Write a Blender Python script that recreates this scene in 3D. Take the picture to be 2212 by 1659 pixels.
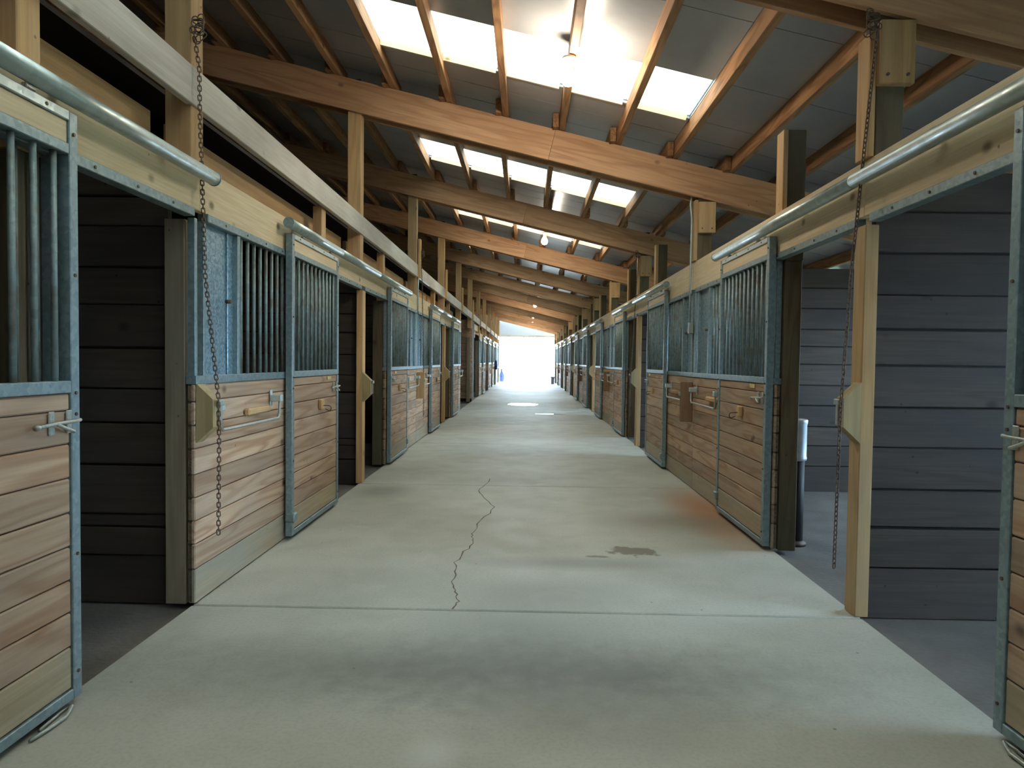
import bpy, bmesh, math, random
from mathutils import Vector, Matrix
random.seed(7)
for o in list(bpy.data.objects): bpy.data.objects.remove(o)
SC = bpy.context.scene
COL = SC.collection

# ------------------------------------------------------------------ camera
W, HPX, F, CAM_H, ROLL = 2212.0, 1659.0, 1500.0, 1.33, 0.013
yc = Vector((32, -49.5, F)).normalized()            # world +Y seen in camera axes (x right, y down, z forward)
up = Vector((math.sin(ROLL), -math.cos(ROLL), 0)); up = (up - yc * up.dot(yc)).normalized()
xr = yc.cross(up)
if xr.x < 0: xr = -xr
cam_d = bpy.data.cameras.new('camera'); cam = bpy.data.objects.new('camera', cam_d); COL.objects.link(cam)
cam_d.sensor_width = 36.0; cam_d.lens = 36.0 * F / W; cam_d.clip_start = 0.02; cam_d.clip_end = 500
R = Matrix(((xr.x, -xr.y, -xr.z), (yc.x, -yc.y, -yc.z), (up.x, -up.y, -up.z)))
cam.matrix_world = Matrix.Translation((0, 0, CAM_H)) @ R.to_4x4()
SC.camera = cam

# ------------------------------------------------------------------ world, exposure
wd = bpy.data.worlds.new('sky'); SC.world = wd; wd.use_nodes = True
bg = wd.node_tree.nodes['Background']
bg.inputs[0].default_value = (0.60, 0.80, 1.0, 1); bg.inputs[1].default_value = 42.0
SC.view_settings.view_transform = 'Standard'; SC.view_settings.look = 'None'
SC.view_settings.gamma = 1.0; SC.view_settings.use_curve_mapping = False
SC.view_settings.exposure = 0.08

# ------------------------------------------------------------------ layout numbers (metres)
def P(i): return 3.65 + 3.7 * (i - 1)               # post lines along the aisle
NB = 12                                             # last post line
Y0, Y1 = P(-1), P(NB)
SL = 0.24                                           # roof fall to +X
def beam_bot(x): return 3.472 - SL * x
BD = 0.33
def purlin_bot(x): return beam_bot(x) + BD
PD = 0.14
def deck_z(x): return purlin_bot(x) + PD
ANG = math.atan(SL); CA = math.cos(ANG)
PX = [0.30 + 0.588 * k for k in range(-9, 9)]       # purlin columns
XL, XRW = -5.5, 5.4
FX = 1.76                                           # stall front plane
DX = 1.70                                           # face of the sliding doors

# ------------------------------------------------------------------ materials
MATS = {}
def newmat(name):
    m = bpy.data.materials.new(name); m.use_nodes = True; MATS[name] = m
    nt = m.node_tree; return m, nt, nt.nodes['Principled BSDF']
def N(nt, t, **kw):
    n = nt.nodes.new(t)
    for k, v in kw.items(): setattr(n, k, v)
    return n
def ramp(nt, src, stops):
    r = N(nt, 'ShaderNodeValToRGB'); e = r.color_ramp.elements
    while len(e) < len(stops): e.new(0.5)
    for i, (p, c) in enumerate(stops):
        e[i].position = p; e[i].color = c if len(c) == 4 else (*c, 1)
    nt.links.new(src, r.inputs[0]); return r.outputs[0]
def mixc(nt, fac, a, b, mode='MIX'):
    n = N(nt, 'ShaderNodeMix', data_type='RGBA', blend_type=mode)
    for idx, v in ((0, fac), (6, a), (7, b)):
        if isinstance(v, (int, float)): n.inputs[idx].default_value = v
        elif isinstance(v, tuple): n.inputs[idx].default_value = v if len(v) == 4 else (*v, 1)
        else: nt.links.new(v, n.inputs[idx])
    return n.outputs[2]
def math_(nt, op, a, b=0.0):
    n = N(nt, 'ShaderNodeMath', operation=op)
    for i, v in enumerate((a, b)):
        if isinstance(v, (int, float)): n.inputs[i].default_value = v
        else: nt.links.new(v, n.inputs[i])
    return n.outputs[0]
def srgb(r, g, b):
    f = lambda c: (c / 255 / 12.92) if c <= 10 else ((c / 255 + 0.055) / 1.055) ** 2.4
    return (f(r), f(g), f(b))
def noise(nt, vec, scale, detail=3, dist=0.0, rough=0.5):
    n = N(nt, 'ShaderNodeTexNoise'); n.inputs['Scale'].default_value = scale; n.inputs['Detail'].default_value = detail
    n.inputs['Distortion'].default_value = dist; n.inputs['Roughness'].default_value = rough
    nt.links.new(vec, n.inputs['Vector']); return n.outputs[0]
def bump(nt, bs, h, s, d=0.01):
    b = N(nt, 'ShaderNodeBump'); b.inputs['Strength'].default_value = s; b.inputs['Distance'].default_value = d
    nt.links.new(h, b.inputs['Height']); nt.links.new(b.outputs[0], bs.inputs['Normal'])

def wood(name, axis, light, dark, rings=9, ringmix=0.45, knots=0.8, grey=None, greymix=0.0, rough=0.75, var=0.35):
    m, nt, bs = newmat(name)
    tc = N(nt, 'ShaderNodeTexCoord'); oi = N(nt, 'ShaderNodeObjectInfo')
    off = N(nt, 'ShaderNodeVectorMath', operation='SCALE'); off.inputs[0].default_value = (37, 61, 23)
    nt.links.new(oi.outputs['Random'], off.inputs['Scale'])
    add = N(nt, 'ShaderNodeVectorMath', operation='ADD')
    nt.links.new(tc.outputs['Object'], add.inputs[0]); nt.links.new(off.outputs[0], add.inputs[1])
    def mapped(al, ac):
        mp = N(nt, 'ShaderNodeMapping'); s = [ac] * 3; s['XYZ'.index(axis)] = al
        mp.inputs['Scale'].default_value = s; nt.links.new(add.outputs[0], mp.inputs[0]); return mp.outputs[0]
    n1 = noise(nt, mapped(0.8, 9.0), 1.0, 1.5, 0.3)
    band = math_(nt, 'SINE', math_(nt, 'MULTIPLY', n1, rings * 6.28))
    band = math_(nt, 'MULTIPLY_ADD', band, 0.5); band.node.inputs[2].default_value = 0.5
    fine = noise(nt, mapped(2.5, 90), 1.0, 3)
    c = ramp(nt, fine, [(0.3, tuple(v * 0.8 for v in light)), (0.7, light)])
    c = mixc(nt, math_(nt, 'MULTIPLY', math_(nt, 'POWER', band, 2.2), ringmix), c, dark)
    big = noise(nt, mapped(0.7, 2.2), 1.0, 3)
    c = mixc(nt, math_(nt, 'MULTIPLY', ramp(nt, big, [(0.45, (0, 0, 0)), (0.75, (1, 1, 1))]), 0.35), c, tuple(v * 0.55 for v in light))
    if knots:
        vo = N(nt, 'ShaderNodeTexVoronoi'); vo.inputs['Scale'].default_value = 1.0
        nt.links.new(mapped(3.0, 4.2), vo.inputs['Vector'])
        k = ramp(nt, vo.outputs['Distance'], [(0.05, (1, 1, 1)), (0.13, (0, 0, 0))])
        sel = N(nt, 'ShaderNodeSeparateColor'); nt.links.new(vo.outputs['Color'], sel.inputs[0])
        k = math_(nt, 'MULTIPLY', math_(nt, 'MULTIPLY', k, math_(nt, 'GREATER_THAN', sel.outputs[0], 0.4)), knots)
        c = mixc(nt, k, c, tuple(v * 0.22 for v in dark))
    vs = N(nt, 'ShaderNodeTexVoronoi'); vs.inputs['Scale'].default_value = 9.0
    nt.links.new(add.outputs[0], vs.inputs['Vector'])
    sp = N(nt, 'ShaderNodeSeparateColor'); nt.links.new(vs.outputs['Color'], sp.inputs[0])
    kk = math_(nt, 'MULTIPLY', ramp(nt, vs.outputs['Distance'], [(0.04, (1, 1, 1)), (0.075, (0, 0, 0))]), math_(nt, 'GREATER_THAN', sp.outputs[1], 0.6))
    c = mixc(nt, math_(nt, 'MULTIPLY', kk, 0.7), c, tuple(v * 0.15 for v in dark))
    if grey:
        g = noise(nt, mapped(1.1, 2.6), 1.0, 5, 0.2)
        c = mixc(nt, math_(nt, 'MULTIPLY', ramp(nt, g, [(0.40, (0, 0, 0)), (0.66, (1, 1, 1))]), greymix), c, grey)
    v = math_(nt, 'MULTIPLY_ADD', oi.outputs['Random'], var); v.node.inputs[2].default_value = 1.0 - var * 0.6
    hs = N(nt, 'ShaderNodeHueSaturation'); nt.links.new(c, hs.inputs['Color']); nt.links.new(v, hs.inputs['Value'])
    nt.links.new(hs.outputs[0], bs.inputs['Base Color'])
    bs.inputs['Roughness'].default_value = rough; bs.inputs['Specular IOR Level'].default_value = 0.25
    bump(nt, bs, fine, 0.25, 0.004)
    return m

for ax in 'XYZ':
    wood('pine_' + ax, ax, srgb(196, 164, 134), srgb(148, 108, 78), rings=5, ringmix=0.68, knots=0.9, grey=srgb(156, 140, 124), greymix=0.5)
    wood('lowpine_' + ax, ax, srgb(178, 160, 130), srgb(140, 120, 92), rings=4, ringmix=0.35, knots=0.8, grey=srgb(150, 146, 132), greymix=0.7, var=0.2)
    wood('header_' + ax, ax, srgb(228, 207, 170), srgb(204, 174, 134), rings=4, ringmix=0.35, knots=0.8, var=0.15)
    wood('beam_' + ax, ax, srgb(212, 164, 124), srgb(160, 112, 76), rings=4, ringmix=0.5, knots=0.6, var=0.25)
    wood('purlin_' + ax, ax, srgb(180, 134, 94), srgb(118, 78, 50), rings=6, ringmix=0.6, knots=0.7, grey=srgb(110, 85, 65), greymix=0.5)
    wood('post_' + ax, ax, srgb(212, 172, 120), srgb(165, 118, 72), rings=4, ringmix=0.4, knots=0.7, grey=srgb(160, 145, 120), greymix=0.4)
    wood('white_' + ax, ax, srgb(212, 206, 194), srgb(182, 170, 152), rings=4, ringmix=0.35, knots=0.6, grey=srgb(150, 140, 126), greymix=0.5, var=0.1)
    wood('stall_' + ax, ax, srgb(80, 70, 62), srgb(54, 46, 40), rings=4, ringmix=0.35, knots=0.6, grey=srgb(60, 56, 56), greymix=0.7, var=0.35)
wood('treated_Z', 'Z', srgb(112, 96, 74), srgb(70, 56, 42), rings=4, ringmix=0.5, knots=0.5, grey=srgb(78, 84, 68), greymix=0.6, var=0.2)
wood('greypost_Z', 'Z', srgb(150, 136, 112), srgb(112, 96, 76), rings=4, ringmix=0.4, knots=0.5, grey=srgb(120, 112, 100), greymix=0.6, var=0.2)
wood('tie_Z', 'Z', srgb(186, 162, 118), srgb(140, 118, 80), rings=4, ringmix=0.5, knots=0.3, grey=srgb(140, 132, 104), greymix=0.6, var=0.2)
wood('block_Z', 'Z', srgb(142, 112, 86), srgb(104, 78, 58), rings=4, ringmix=0.4, knots=0.3, var=0.3)

def metal(name, col, col2, met, rough, spangle=60.0, rust=None, rustamt=0.0):
    m, nt, bs = newmat(name)
    tc = N(nt, 'ShaderNodeTexCoord'); oi = N(nt, 'ShaderNodeObjectInfo')
    add = N(nt, 'ShaderNodeVectorMath', operation='ADD'); nt.links.new(tc.outputs['Object'], add.inputs[0])
    sc = N(nt, 'ShaderNodeVectorMath', operation='SCALE'); sc.inputs[0].default_value = (11, 7, 5)
    nt.links.new(oi.outputs['Random'], sc.inputs['Scale']); nt.links.new(sc.outputs[0], add.inputs[1])
    vo = N(nt, 'ShaderNodeTexVoronoi'); vo.inputs['Scale'].default_value = spangle
    nt.links.new(add.outputs[0], vo.inputs['Vector'])
    se = N(nt, 'ShaderNodeSeparateColor'); nt.links.new(vo.outputs['Color'], se.inputs[0])
    c = mixc(nt, se.outputs[0], col, col2)
    if rust:
        r = noise(nt, add.outputs[0], 9.0, 5)
        c = mixc(nt, math_(nt, 'MULTIPLY', ramp(nt, r, [(0.48, (0, 0, 0)), (0.66, (1, 1, 1))]), rustamt), c, rust)
    nt.links.new(c, bs.inputs['Base Color']); bs.inputs['Metallic'].default_value = met
    nt.links.new(math_(nt, 'MULTIPLY_ADD', se.outputs[1], 0.15), bs.inputs['Roughness'])
    bs.inputs['Roughness'].links[0].from_node.inputs[2].default_value = rough
    return m
metal('galv', srgb(122, 140, 144), srgb(142, 159, 161), 0.55, 0.42, 55)
metal('galv_sheet', srgb(96, 128, 144), srgb(158, 182, 192), 0.6, 0.38, 75)
metal('galv_light', srgb(176, 192, 192), srgb(190, 204, 204), 0.5, 0.4, 60)
metal('bar_steel', srgb(118, 134, 132), srgb(136, 150, 146), 0.45, 0.5, 40, srgb(104, 78, 52), 0.55)
metal('pipe_steel', srgb(168, 180, 176), srgb(184, 194, 190), 0.75, 0.34, 25)
metal('iron', srgb(96, 84, 74), srgb(120, 104, 90), 0.6, 0.55, 200, srgb(92, 56, 34), 0.5)
metal('zinc', srgb(158, 162, 152), srgb(178, 180, 170), 0.65, 0.4, 120)
metal('stainless', srgb(196, 204, 210), srgb(206, 213, 219), 0.55, 0.42, 8)

def plain(name, col, rough=0.6, met=0.0, ns=8.0, amt=0.25, emit=None):
    m, nt, bs = newmat(name)
    tc = N(nt, 'ShaderNodeTexCoord'); n = noise(nt, tc.outputs['Object'], ns, 4)
    nt.links.new(ramp(nt, n, [(0.3, tuple(v * (1 - amt) for v in col)), (0.7, col)]), bs.inputs['Base Color'])
    bs.inputs['Roughness'].default_value = rough; bs.inputs['Metallic'].default_value = met
    return m
plain('black_rubber', srgb(38, 36, 34), 0.7)
plain('hole_dark', srgb(24, 20, 18), 0.9)
plain('crack_dirt', srgb(104, 92, 74), 0.9)
plain('white_paint', srgb(214, 214, 204), 0.5)
plain('card', srgb(214, 190, 120), 0.6)
plain('blue_cloth', srgb(38, 74, 160), 0.8, 0, 20, 0.5)
plain('navy_cloth', srgb(52, 70, 120), 0.85, 0, 14, 0.5)
plain('grey_plastic', srgb(120, 124, 132), 0.5)
plain('grass', srgb(96, 104, 70), 0.95, 0, 3.0, 0.4)
plain('ground', srgb(226, 220, 206), 0.9, 0, 1.5, 0.2)
plain('siding', srgb(226, 232, 234), 0.5)
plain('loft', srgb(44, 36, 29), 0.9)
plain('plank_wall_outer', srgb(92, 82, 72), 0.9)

def deck_mat():
    m, nt, bs = newmat('deck')
    g = N(nt, 'ShaderNodeNewGeometry'); n = noise(nt, g.outputs['Position'], 0.9, 4); n2 = noise(nt, g.outputs['Position'], 14, 3)
    c = ramp(nt, n, [(0.3, srgb(152, 153, 156)), (0.7, srgb(176, 177, 180))])
    c = mixc(nt, math_(nt, 'MULTIPLY', n2, 0.25), c, srgb(120, 118, 116))
    nt.links.new(c, bs.inputs['Base Color']); bs.inputs['Roughness'].default_value = 0.30
    bs.inputs['Specular IOR Level'].default_value = 0.6
deck_mat()

def concrete():
    m, nt, bs = newmat('concrete')
    g = N(nt, 'ShaderNodeNewGeometry'); pos = g.outputs['Position']
    big = noise(nt, pos, 0.55, 5); mid = noise(nt, pos, 3.2, 5, 0.3); fine = noise(nt, pos, 60, 3)
    c = ramp(nt, big, [(0.3, srgb(160, 157, 142)), (0.5, srgb(176, 173, 158)), (0.72, srgb(190, 188, 174))])
    c = mixc(nt, math_(nt, 'MULTIPLY', ramp(nt, mid, [(0.45, (0, 0, 0)), (0.75, (1, 1, 1))]), 0.30), c, srgb(150, 146, 128))
    c = mixc(nt, math_(nt, 'MULTIPLY', ramp(nt, fine, [(0.35, (1, 1, 1)), (0.55, (0, 0, 0))]), 0.14), c, srgb(110, 106, 94))
    pale = noise(nt, pos, 2.1, 4, 0.8)
    c = mixc(nt, math_(nt, 'MULTIPLY', ramp(nt, pale, [(0.62, (0, 0, 0)), (0.74, (1, 1, 1))]), 0.35), c, srgb(196, 194, 182))
    vo = N(nt, 'ShaderNodeTexVoronoi'); vo.inputs['Scale'].default_value = 7.0; nt.links.new(pos, vo.inputs['Vector'])
    sp = N(nt, 'ShaderNodeSeparateColor'); nt.links.new(vo.outputs['Color'], sp.inputs[0])
    spk = math_(nt, 'MULTIPLY', ramp(nt, vo.outputs['Distance'], [(0.035, (1, 1, 1)), (0.06, (0, 0, 0))]), math_(nt, 'GREATER_THAN', sp.outputs[0], 0.68))
    c = mixc(nt, math_(nt, 'MULTIPLY', spk, 0.7), c, srgb(90, 84, 70))
    sx = N(nt, 'ShaderNodeSeparateXYZ'); nt.links.new(pos, sx.inputs[0])
    hi = noise(nt, pos, 11.0, 4)
    def blot(cx, cy, rx, ry, col, amt, sharp=0.3, wob=0.5, src=None):
        nonlocal c
        dx = math_(nt, 'DIVIDE', math_(nt, 'SUBTRACT', sx.outputs[0], cx), rx); dy = math_(nt, 'DIVIDE', math_(nt, 'SUBTRACT', sx.outputs[1], cy), ry)
        d = math_(nt, 'SQRT', math_(nt, 'ADD', math_(nt, 'MULTIPLY', dx, dx), math_(nt, 'MULTIPLY', dy, dy)))
        d = math_(nt, 'ADD', d, math_(nt, 'MULTIPLY', math_(nt, 'SUBTRACT', src or mid, 0.5), wob * 2))
        d = math_(nt, 'MULTIPLY', d, 0.5); f = ramp(nt, d, [(max(0.0, 1 - sharp) / 2, (1, 1, 1)), ((1 + sharp) / 2 * 1.0, (0, 0, 0))])
        dd = math_(nt, 'MULTIPLY', f, amt); c = mixc(nt, dd, c, col)
    blot(0.35, 2.92, 0.70, 0.26, srgb(88, 87, 80), 0.7, 0.8, 0.45, hi)        # soft dark band across the aisle
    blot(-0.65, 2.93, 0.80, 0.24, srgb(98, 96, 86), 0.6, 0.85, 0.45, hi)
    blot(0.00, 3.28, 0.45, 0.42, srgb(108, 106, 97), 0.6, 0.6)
    blot(0.78, 4.87, 0.17, 0.10, srgb(104, 90, 72), 0.8, 0.2, 1.3, hi)     # damp mark
    blot(0.50, 4.72, 0.06, 0.03, srgb(104, 90, 72), 0.8, 0.2, 1.2, hi)
    blot(1.64, 6.2, 0.26, 0.9, srgb(158, 98, 50), 0.85, 0.7)           # rust
    blot(1.35, 5.8, 0.5, 0.3, srgb(112, 100, 80), 0.6, 0.7)
    blot(0.35, 4.55, 0.5, 0.12, srgb(118, 114, 102), 0.5, 0.6)
    blot(0.1, 3.95, 0.4, 0.22, srgb(128, 124, 112), 0.5, 0.6)
    blot(-1.45, 6.95, 0.26, 0.3, srgb(110, 102, 88), 0.5, 0.5)
    blot(-0.30, 2.30, 0.07, 0.08, srgb(196, 194, 184), 0.6, 0.8)
    blot(0.25, 2.55, 0.45, 0.2, srgb(120, 116, 104), 0.45, 0.5, 0.8)
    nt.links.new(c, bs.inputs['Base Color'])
    bs.inputs['Specular IOR Level'].default_value = 0.45
    nt.links.new(ramp(nt, mid, [(0.3, (0.55,) * 3), (0.7, (0.72,) * 3)]), bs.inputs['Roughness'])
    bump(nt, bs, fine, 0.12, 0.004)
concrete()
def dirt():
    m, nt, bs = newmat('dirt')
    g = N(nt, 'ShaderNodeNewGeometry'); a = noise(nt, g.outputs['Position'], 2.5, 5); b = noise(nt, g.outputs['Position'], 40, 4)
    c = ramp(nt, a, [(0.3, srgb(98, 92, 86)), (0.7, srgb(128, 122, 114))])
    c = mixc(nt, math_(nt, 'MULTIPLY', b, 0.5), c, srgb(70, 64, 58))
    nt.links.new(c, bs.inputs['Base Color']); bs.inputs['Roughness'].default_value = 0.7; bump(nt, bs, b, 0.4, 0.01)
dirt()
def pane_mat(name, tint, trans):
    m = bpy.data.materials.new(name); m.use_nodes = True; MATS[name] = m; nt = m.node_tree; nt.nodes.clear()
    o = N(nt, 'ShaderNodeOutputMaterial'); mx = N(nt, 'ShaderNodeMixShader'); t = N(nt, 'ShaderNodeBsdfTransparent'); d = N(nt, 'ShaderNodeBsdfTranslucent')
    t.inputs[0].default_value = (*tint, 1); d.inputs[0].default_value = (*tint, 1); mx.inputs[0].default_value = trans
    nt.links.new(t.outputs[0], mx.inputs[1]); nt.links.new(d.outputs[0], mx.inputs[2]); nt.links.new(mx.outputs[0], o.inputs[0])
pane_mat('fibreglass', (0.43, 0.405, 0.355), 0.15)
pane_mat('window_glass', (0.9, 0.95, 0.98), 0.03)
def siding_mat():
    m = bpy.data.materials.new('clear_siding'); m.use_nodes = True; MATS['clear_siding'] = m; nt = m.node_tree; nt.nodes.clear()
    o = N(nt, 'ShaderNodeOutputMaterial'); mx = N(nt, 'ShaderNodeMixShader'); d = N(nt, 'ShaderNodeBsdfTranslucent'); e = N(nt, 'ShaderNodeBsdfDiffuse')
    d.inputs[0].default_value = (0.16, 0.175, 0.185, 1); e.inputs[0].default_value = (0.7, 0.75, 0.78, 1); mx.inputs[0].default_value = 0.5
    nt.links.new(d.outputs[0], mx.inputs[1]); nt.links.new(e.outputs[0], mx.inputs[2]); nt.links.new(mx.outputs[0], o.inputs[0])
siding_mat()
def emit_mat(name, col, s):
    m = bpy.data.materials.new(name); m.use_nodes = True; MATS[name] = m; nt = m.node_tree; nt.nodes.clear()
    o = N(nt, 'ShaderNodeOutputMaterial'); e = N(nt, 'ShaderNodeEmission'); e.inputs[0].default_value = (*col, 1); e.inputs[1].default_value = s
    nt.links.new(e.outputs[0], o.inputs[0])
emit_mat('bulb_lit', (1.0, 0.88, 0.70), 330.0)
plain('bulb_off', srgb(220, 222, 214), 0.25)
m, nt, bs = newmat('water'); bs.inputs['Base Color'].default_value = (0.12, 0.12, 0.11, 1); bs.inputs['Roughness'].default_value = 0.02; bs.inputs['Specular IOR Level'].default_value = 0.9

# ------------------------------------------------------------------ mesh helpers
CACHE = {}
def key(*a): return tuple(round(v, 4) if isinstance(v, float) else v for v in a)
def finish(bm, name, mat, smooth=False):
    me = bpy.data.meshes.new(name); bm.normal_update(); bm.to_mesh(me); bm.free()
    if mat: me.materials.append(MATS[mat])
    if smooth:
        for p in me.polygons: p.use_smooth = True
    return me
def bm_box(bm, c, s, ch=0.0, rot=None):
    mtx = Matrix.Translation(c) @ (rot.to_4x4() if rot else Matrix()) @ Matrix.Diagonal((s[0], s[1], s[2], 1))
    r = bmesh.ops.create_cube(bm, size=1.0, matrix=mtx)
    if ch > 0:
        es = list({e for v in r['verts'] for e in v.link_edges})
        bmesh.ops.bevel(bm, geom=es, offset=ch, segments=1, affect='EDGES', profile=0.5)
def box(s, mat, ch=0.0):
    k = key('box', *[float(v) for v in s], mat, float(ch))
    if k not in CACHE:
        bm = bmesh.new(); bm_box(bm, (0, 0, 0), s, ch); CACHE[k] = finish(bm, 'piece', mat)
    return CACHE[k]
def bm_cyl(bm, a, b, r, n=10, r2=None):
    a = Vector(a); b = Vector(b); d = b - a
    q = Vector((0, 0, 1)).rotation_difference(d.normalized()).to_matrix().to_4x4()
    bmesh.ops.create_cone(bm, cap_ends=True, segments=n, radius1=r, radius2=r if r2 is None else r2, depth=d.length, matrix=Matrix.Translation((a + b) / 2) @ q)
def smooth_sides(me):
    for p in me.polygons: p.use_smooth = len(p.vertices) == 4
    return me
def cyl(h, r, mat, axis='Z', n=10):
    k = key('cyl', float(h), float(r), mat, axis, n)
    if k not in CACHE:
        bm = bmesh.new(); e = Vector([h / 2 if axis == c else 0 for c in 'XYZ']); bm_cyl(bm, -e, e, r, n); CACHE[k] = smooth_sides(finish(bm, 'rod', mat))
    return CACHE[k]
def bm_tube(bm, pts, r, n=6, closed=False):
    pts = [Vector(p) for p in pts]; m_ = len(pts); rings = []; ref = None
    for i, p in enumerate(pts):
        t = (pts[(i + 1) % m_] - pts[i - 1]) if closed else (pts[min(i + 1, m_ - 1)] - pts[max(i - 1, 0)])
        t.normalize()
        if ref is None: ref = t.orthogonal().normalized()
        ref = (ref - t * ref.dot(t)).normalized(); b = t.cross(ref)
        rings.append([bm.verts.new(p + (ref * math.cos(2 * math.pi * j / n) + b * math.sin(2 * math.pi * j / n)) * r) for j in range(n)])
    for i in range(m_ if closed else m_ - 1):
        A = rings[i]; B = rings[(i + 1) % m_]
        for j in range(n): bm.faces.new((A[j], A[(j + 1) % n], B[(j + 1) % n], B[j]))
    if not closed:
        bm.faces.new(rings[0][::-1]); bm.faces.new(rings[-1])
def prism_x(poly, t, mat):       # polygon in (x,z), thickness t along y
    bm = bmesh.new(); n = len(poly)
    a = [bm.verts.new((x, -t / 2, z)) for x, z in poly]; b = [bm.verts.new((x, t / 2, z)) for x, z in poly]
    bm.faces.new(a); bm.faces.new(b[::-1])
    for i in range(n): bm.faces.new((a[i], b[i], b[(i + 1) % n], a[(i + 1) % n]))
    bmesh.ops.recalc_face_normals(bm, faces=bm.faces); return finish(bm, 'prism', mat)

def obj(name, me, loc, parent=None, rot=None):
    o = bpy.data.objects.new(name, me); COL.objects.link(o)
    loc = Vector(loc)
    if parent is not None:
        o.parent = parent; loc = loc - Vector(parent['_w'])
    o.location = loc
    o['_w'] = tuple(Vector(parent['_w']) + loc) if parent is not None else tuple(loc)
    if rot: o.rotation_euler = rot
    return o
def tag(o, label=None, cat=None, group=None, kind=None):
    if label: o['label'] = label
    if cat: o['category'] = cat
    if group: o['group'] = group
    if kind: o['kind'] = kind
    return o
def thing(name, loc, label, cat, group=None, kind=None):
    o = obj(name, None, loc); o.empty_display_size = 0.1
    return tag(o, label, cat, group, kind)
def part(name, parent, c, s, mat, ch=0.0, rot=None): return obj(name, box(s, mat, ch), c, parent, rot)
ORD = ['', 'first', 'second', 'third', 'fourth', 'fifth', 'sixth', 'seventh', 'eighth', 'ninth', 'tenth', 'eleventh', 'twelfth', 'thirteenth', 'fourteenth', 'fifteenth']
def side(s): return 'high-roof side' if s < 0 else 'low-roof side'
def from_end(y, ys): return ORD[sorted(ys, reverse=True).index(y) + 1]

# ------------------------------------------------------------------ floor
fl = obj('floor', None, (0, 0, 0)); tag(fl, 'pale worn concrete aisle slabs with dark joints and earth stall floors', 'floor', kind='structure')
for i in range(-1, NB):
    a, b = P(i), P(i + 1)
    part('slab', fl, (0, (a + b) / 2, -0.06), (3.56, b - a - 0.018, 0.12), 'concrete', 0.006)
part('apron', fl, (0, Y1 + 30, -0.12), (40, 60, 0.1), 'ground')
part('field', fl, (0, 20, -0.26), (300, 300, 0.1), 'grass')
part('apron', fl, (0, Y0 - 15, -0.12), (60, 30, 0.1), 'ground')
for s in (-1, 1):
    w = (abs(XL) if s < 0 else XRW) - 1.78
    part('earth_floor', fl, (s * (1.81 + w / 2), (Y0 + Y1) / 2, -0.08), (w, Y1 - Y0, 0.1), 'dirt')
part('joint_fill', fl, (0, (Y0 + Y1) / 2, -0.085), (3.66, Y1 - Y0, 0.09), 'hole_dark')
# crack in the slab
def crack(pts, w):
    bm = bmesh.new(); L = []; rr = random.Random(3); dense = []
    for (x0, y0), (x1, y1) in zip(pts, pts[1:]):
        k = 7; jt = min(.018, (y1 - y0) * .035)
        for j in range(k):
            t = j / k; dense.append((x0 + (x1 - x0) * t + rr.uniform(-jt, jt), y0 + (y1 - y0) * t))
    for x, y in dense:
        ww = w * rr.uniform(.5, 1.3); L.append((bm.verts.new((x - ww, y, 0.0012)), bm.verts.new((x + ww, y, 0.0012))))
    for a, b in zip(L, L[1:]): bm.faces.new((a[0], a[1], b[1], b[0]))
    return finish(bm, 'crack', 'crack_dirt')
obj('crack', crack([(-.38, 3.66), (-.36, 3.78), (-.42, 4.05), (-.45, 4.52), (-.38, 4.99), (-.41, 5.33), (-.28, 6.27), (-.49, 7.05), (-.37, 7.9)], 0.0042), (0, 0, 0), fl)
def puddle(cx, cy, rx, ry, label):
    bm = bmesh.new(); n = 40
    vs = [bm.verts.new((math.cos(2 * math.pi * i / n) * rx * (1 + .04 * math.sin(i * 1.3)), math.sin(2 * math.pi * i / n) * ry * (1 + .04 * math.sin(i * .9)), 0.002)) for i in range(n)]
    bm.faces.new(vs); return tag(obj('puddle', finish(bm, 'puddle', 'water'), (cx, cy, 0)), label, 'puddle')
puddle(-0.10, 21.3, 0.45, 0.62, 'round shiny puddle reflecting the doorway on the aisle floor')
puddle(0.62, 17.5, 0.38, 0.06, 'thin streak of water on the aisle floor')

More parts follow.
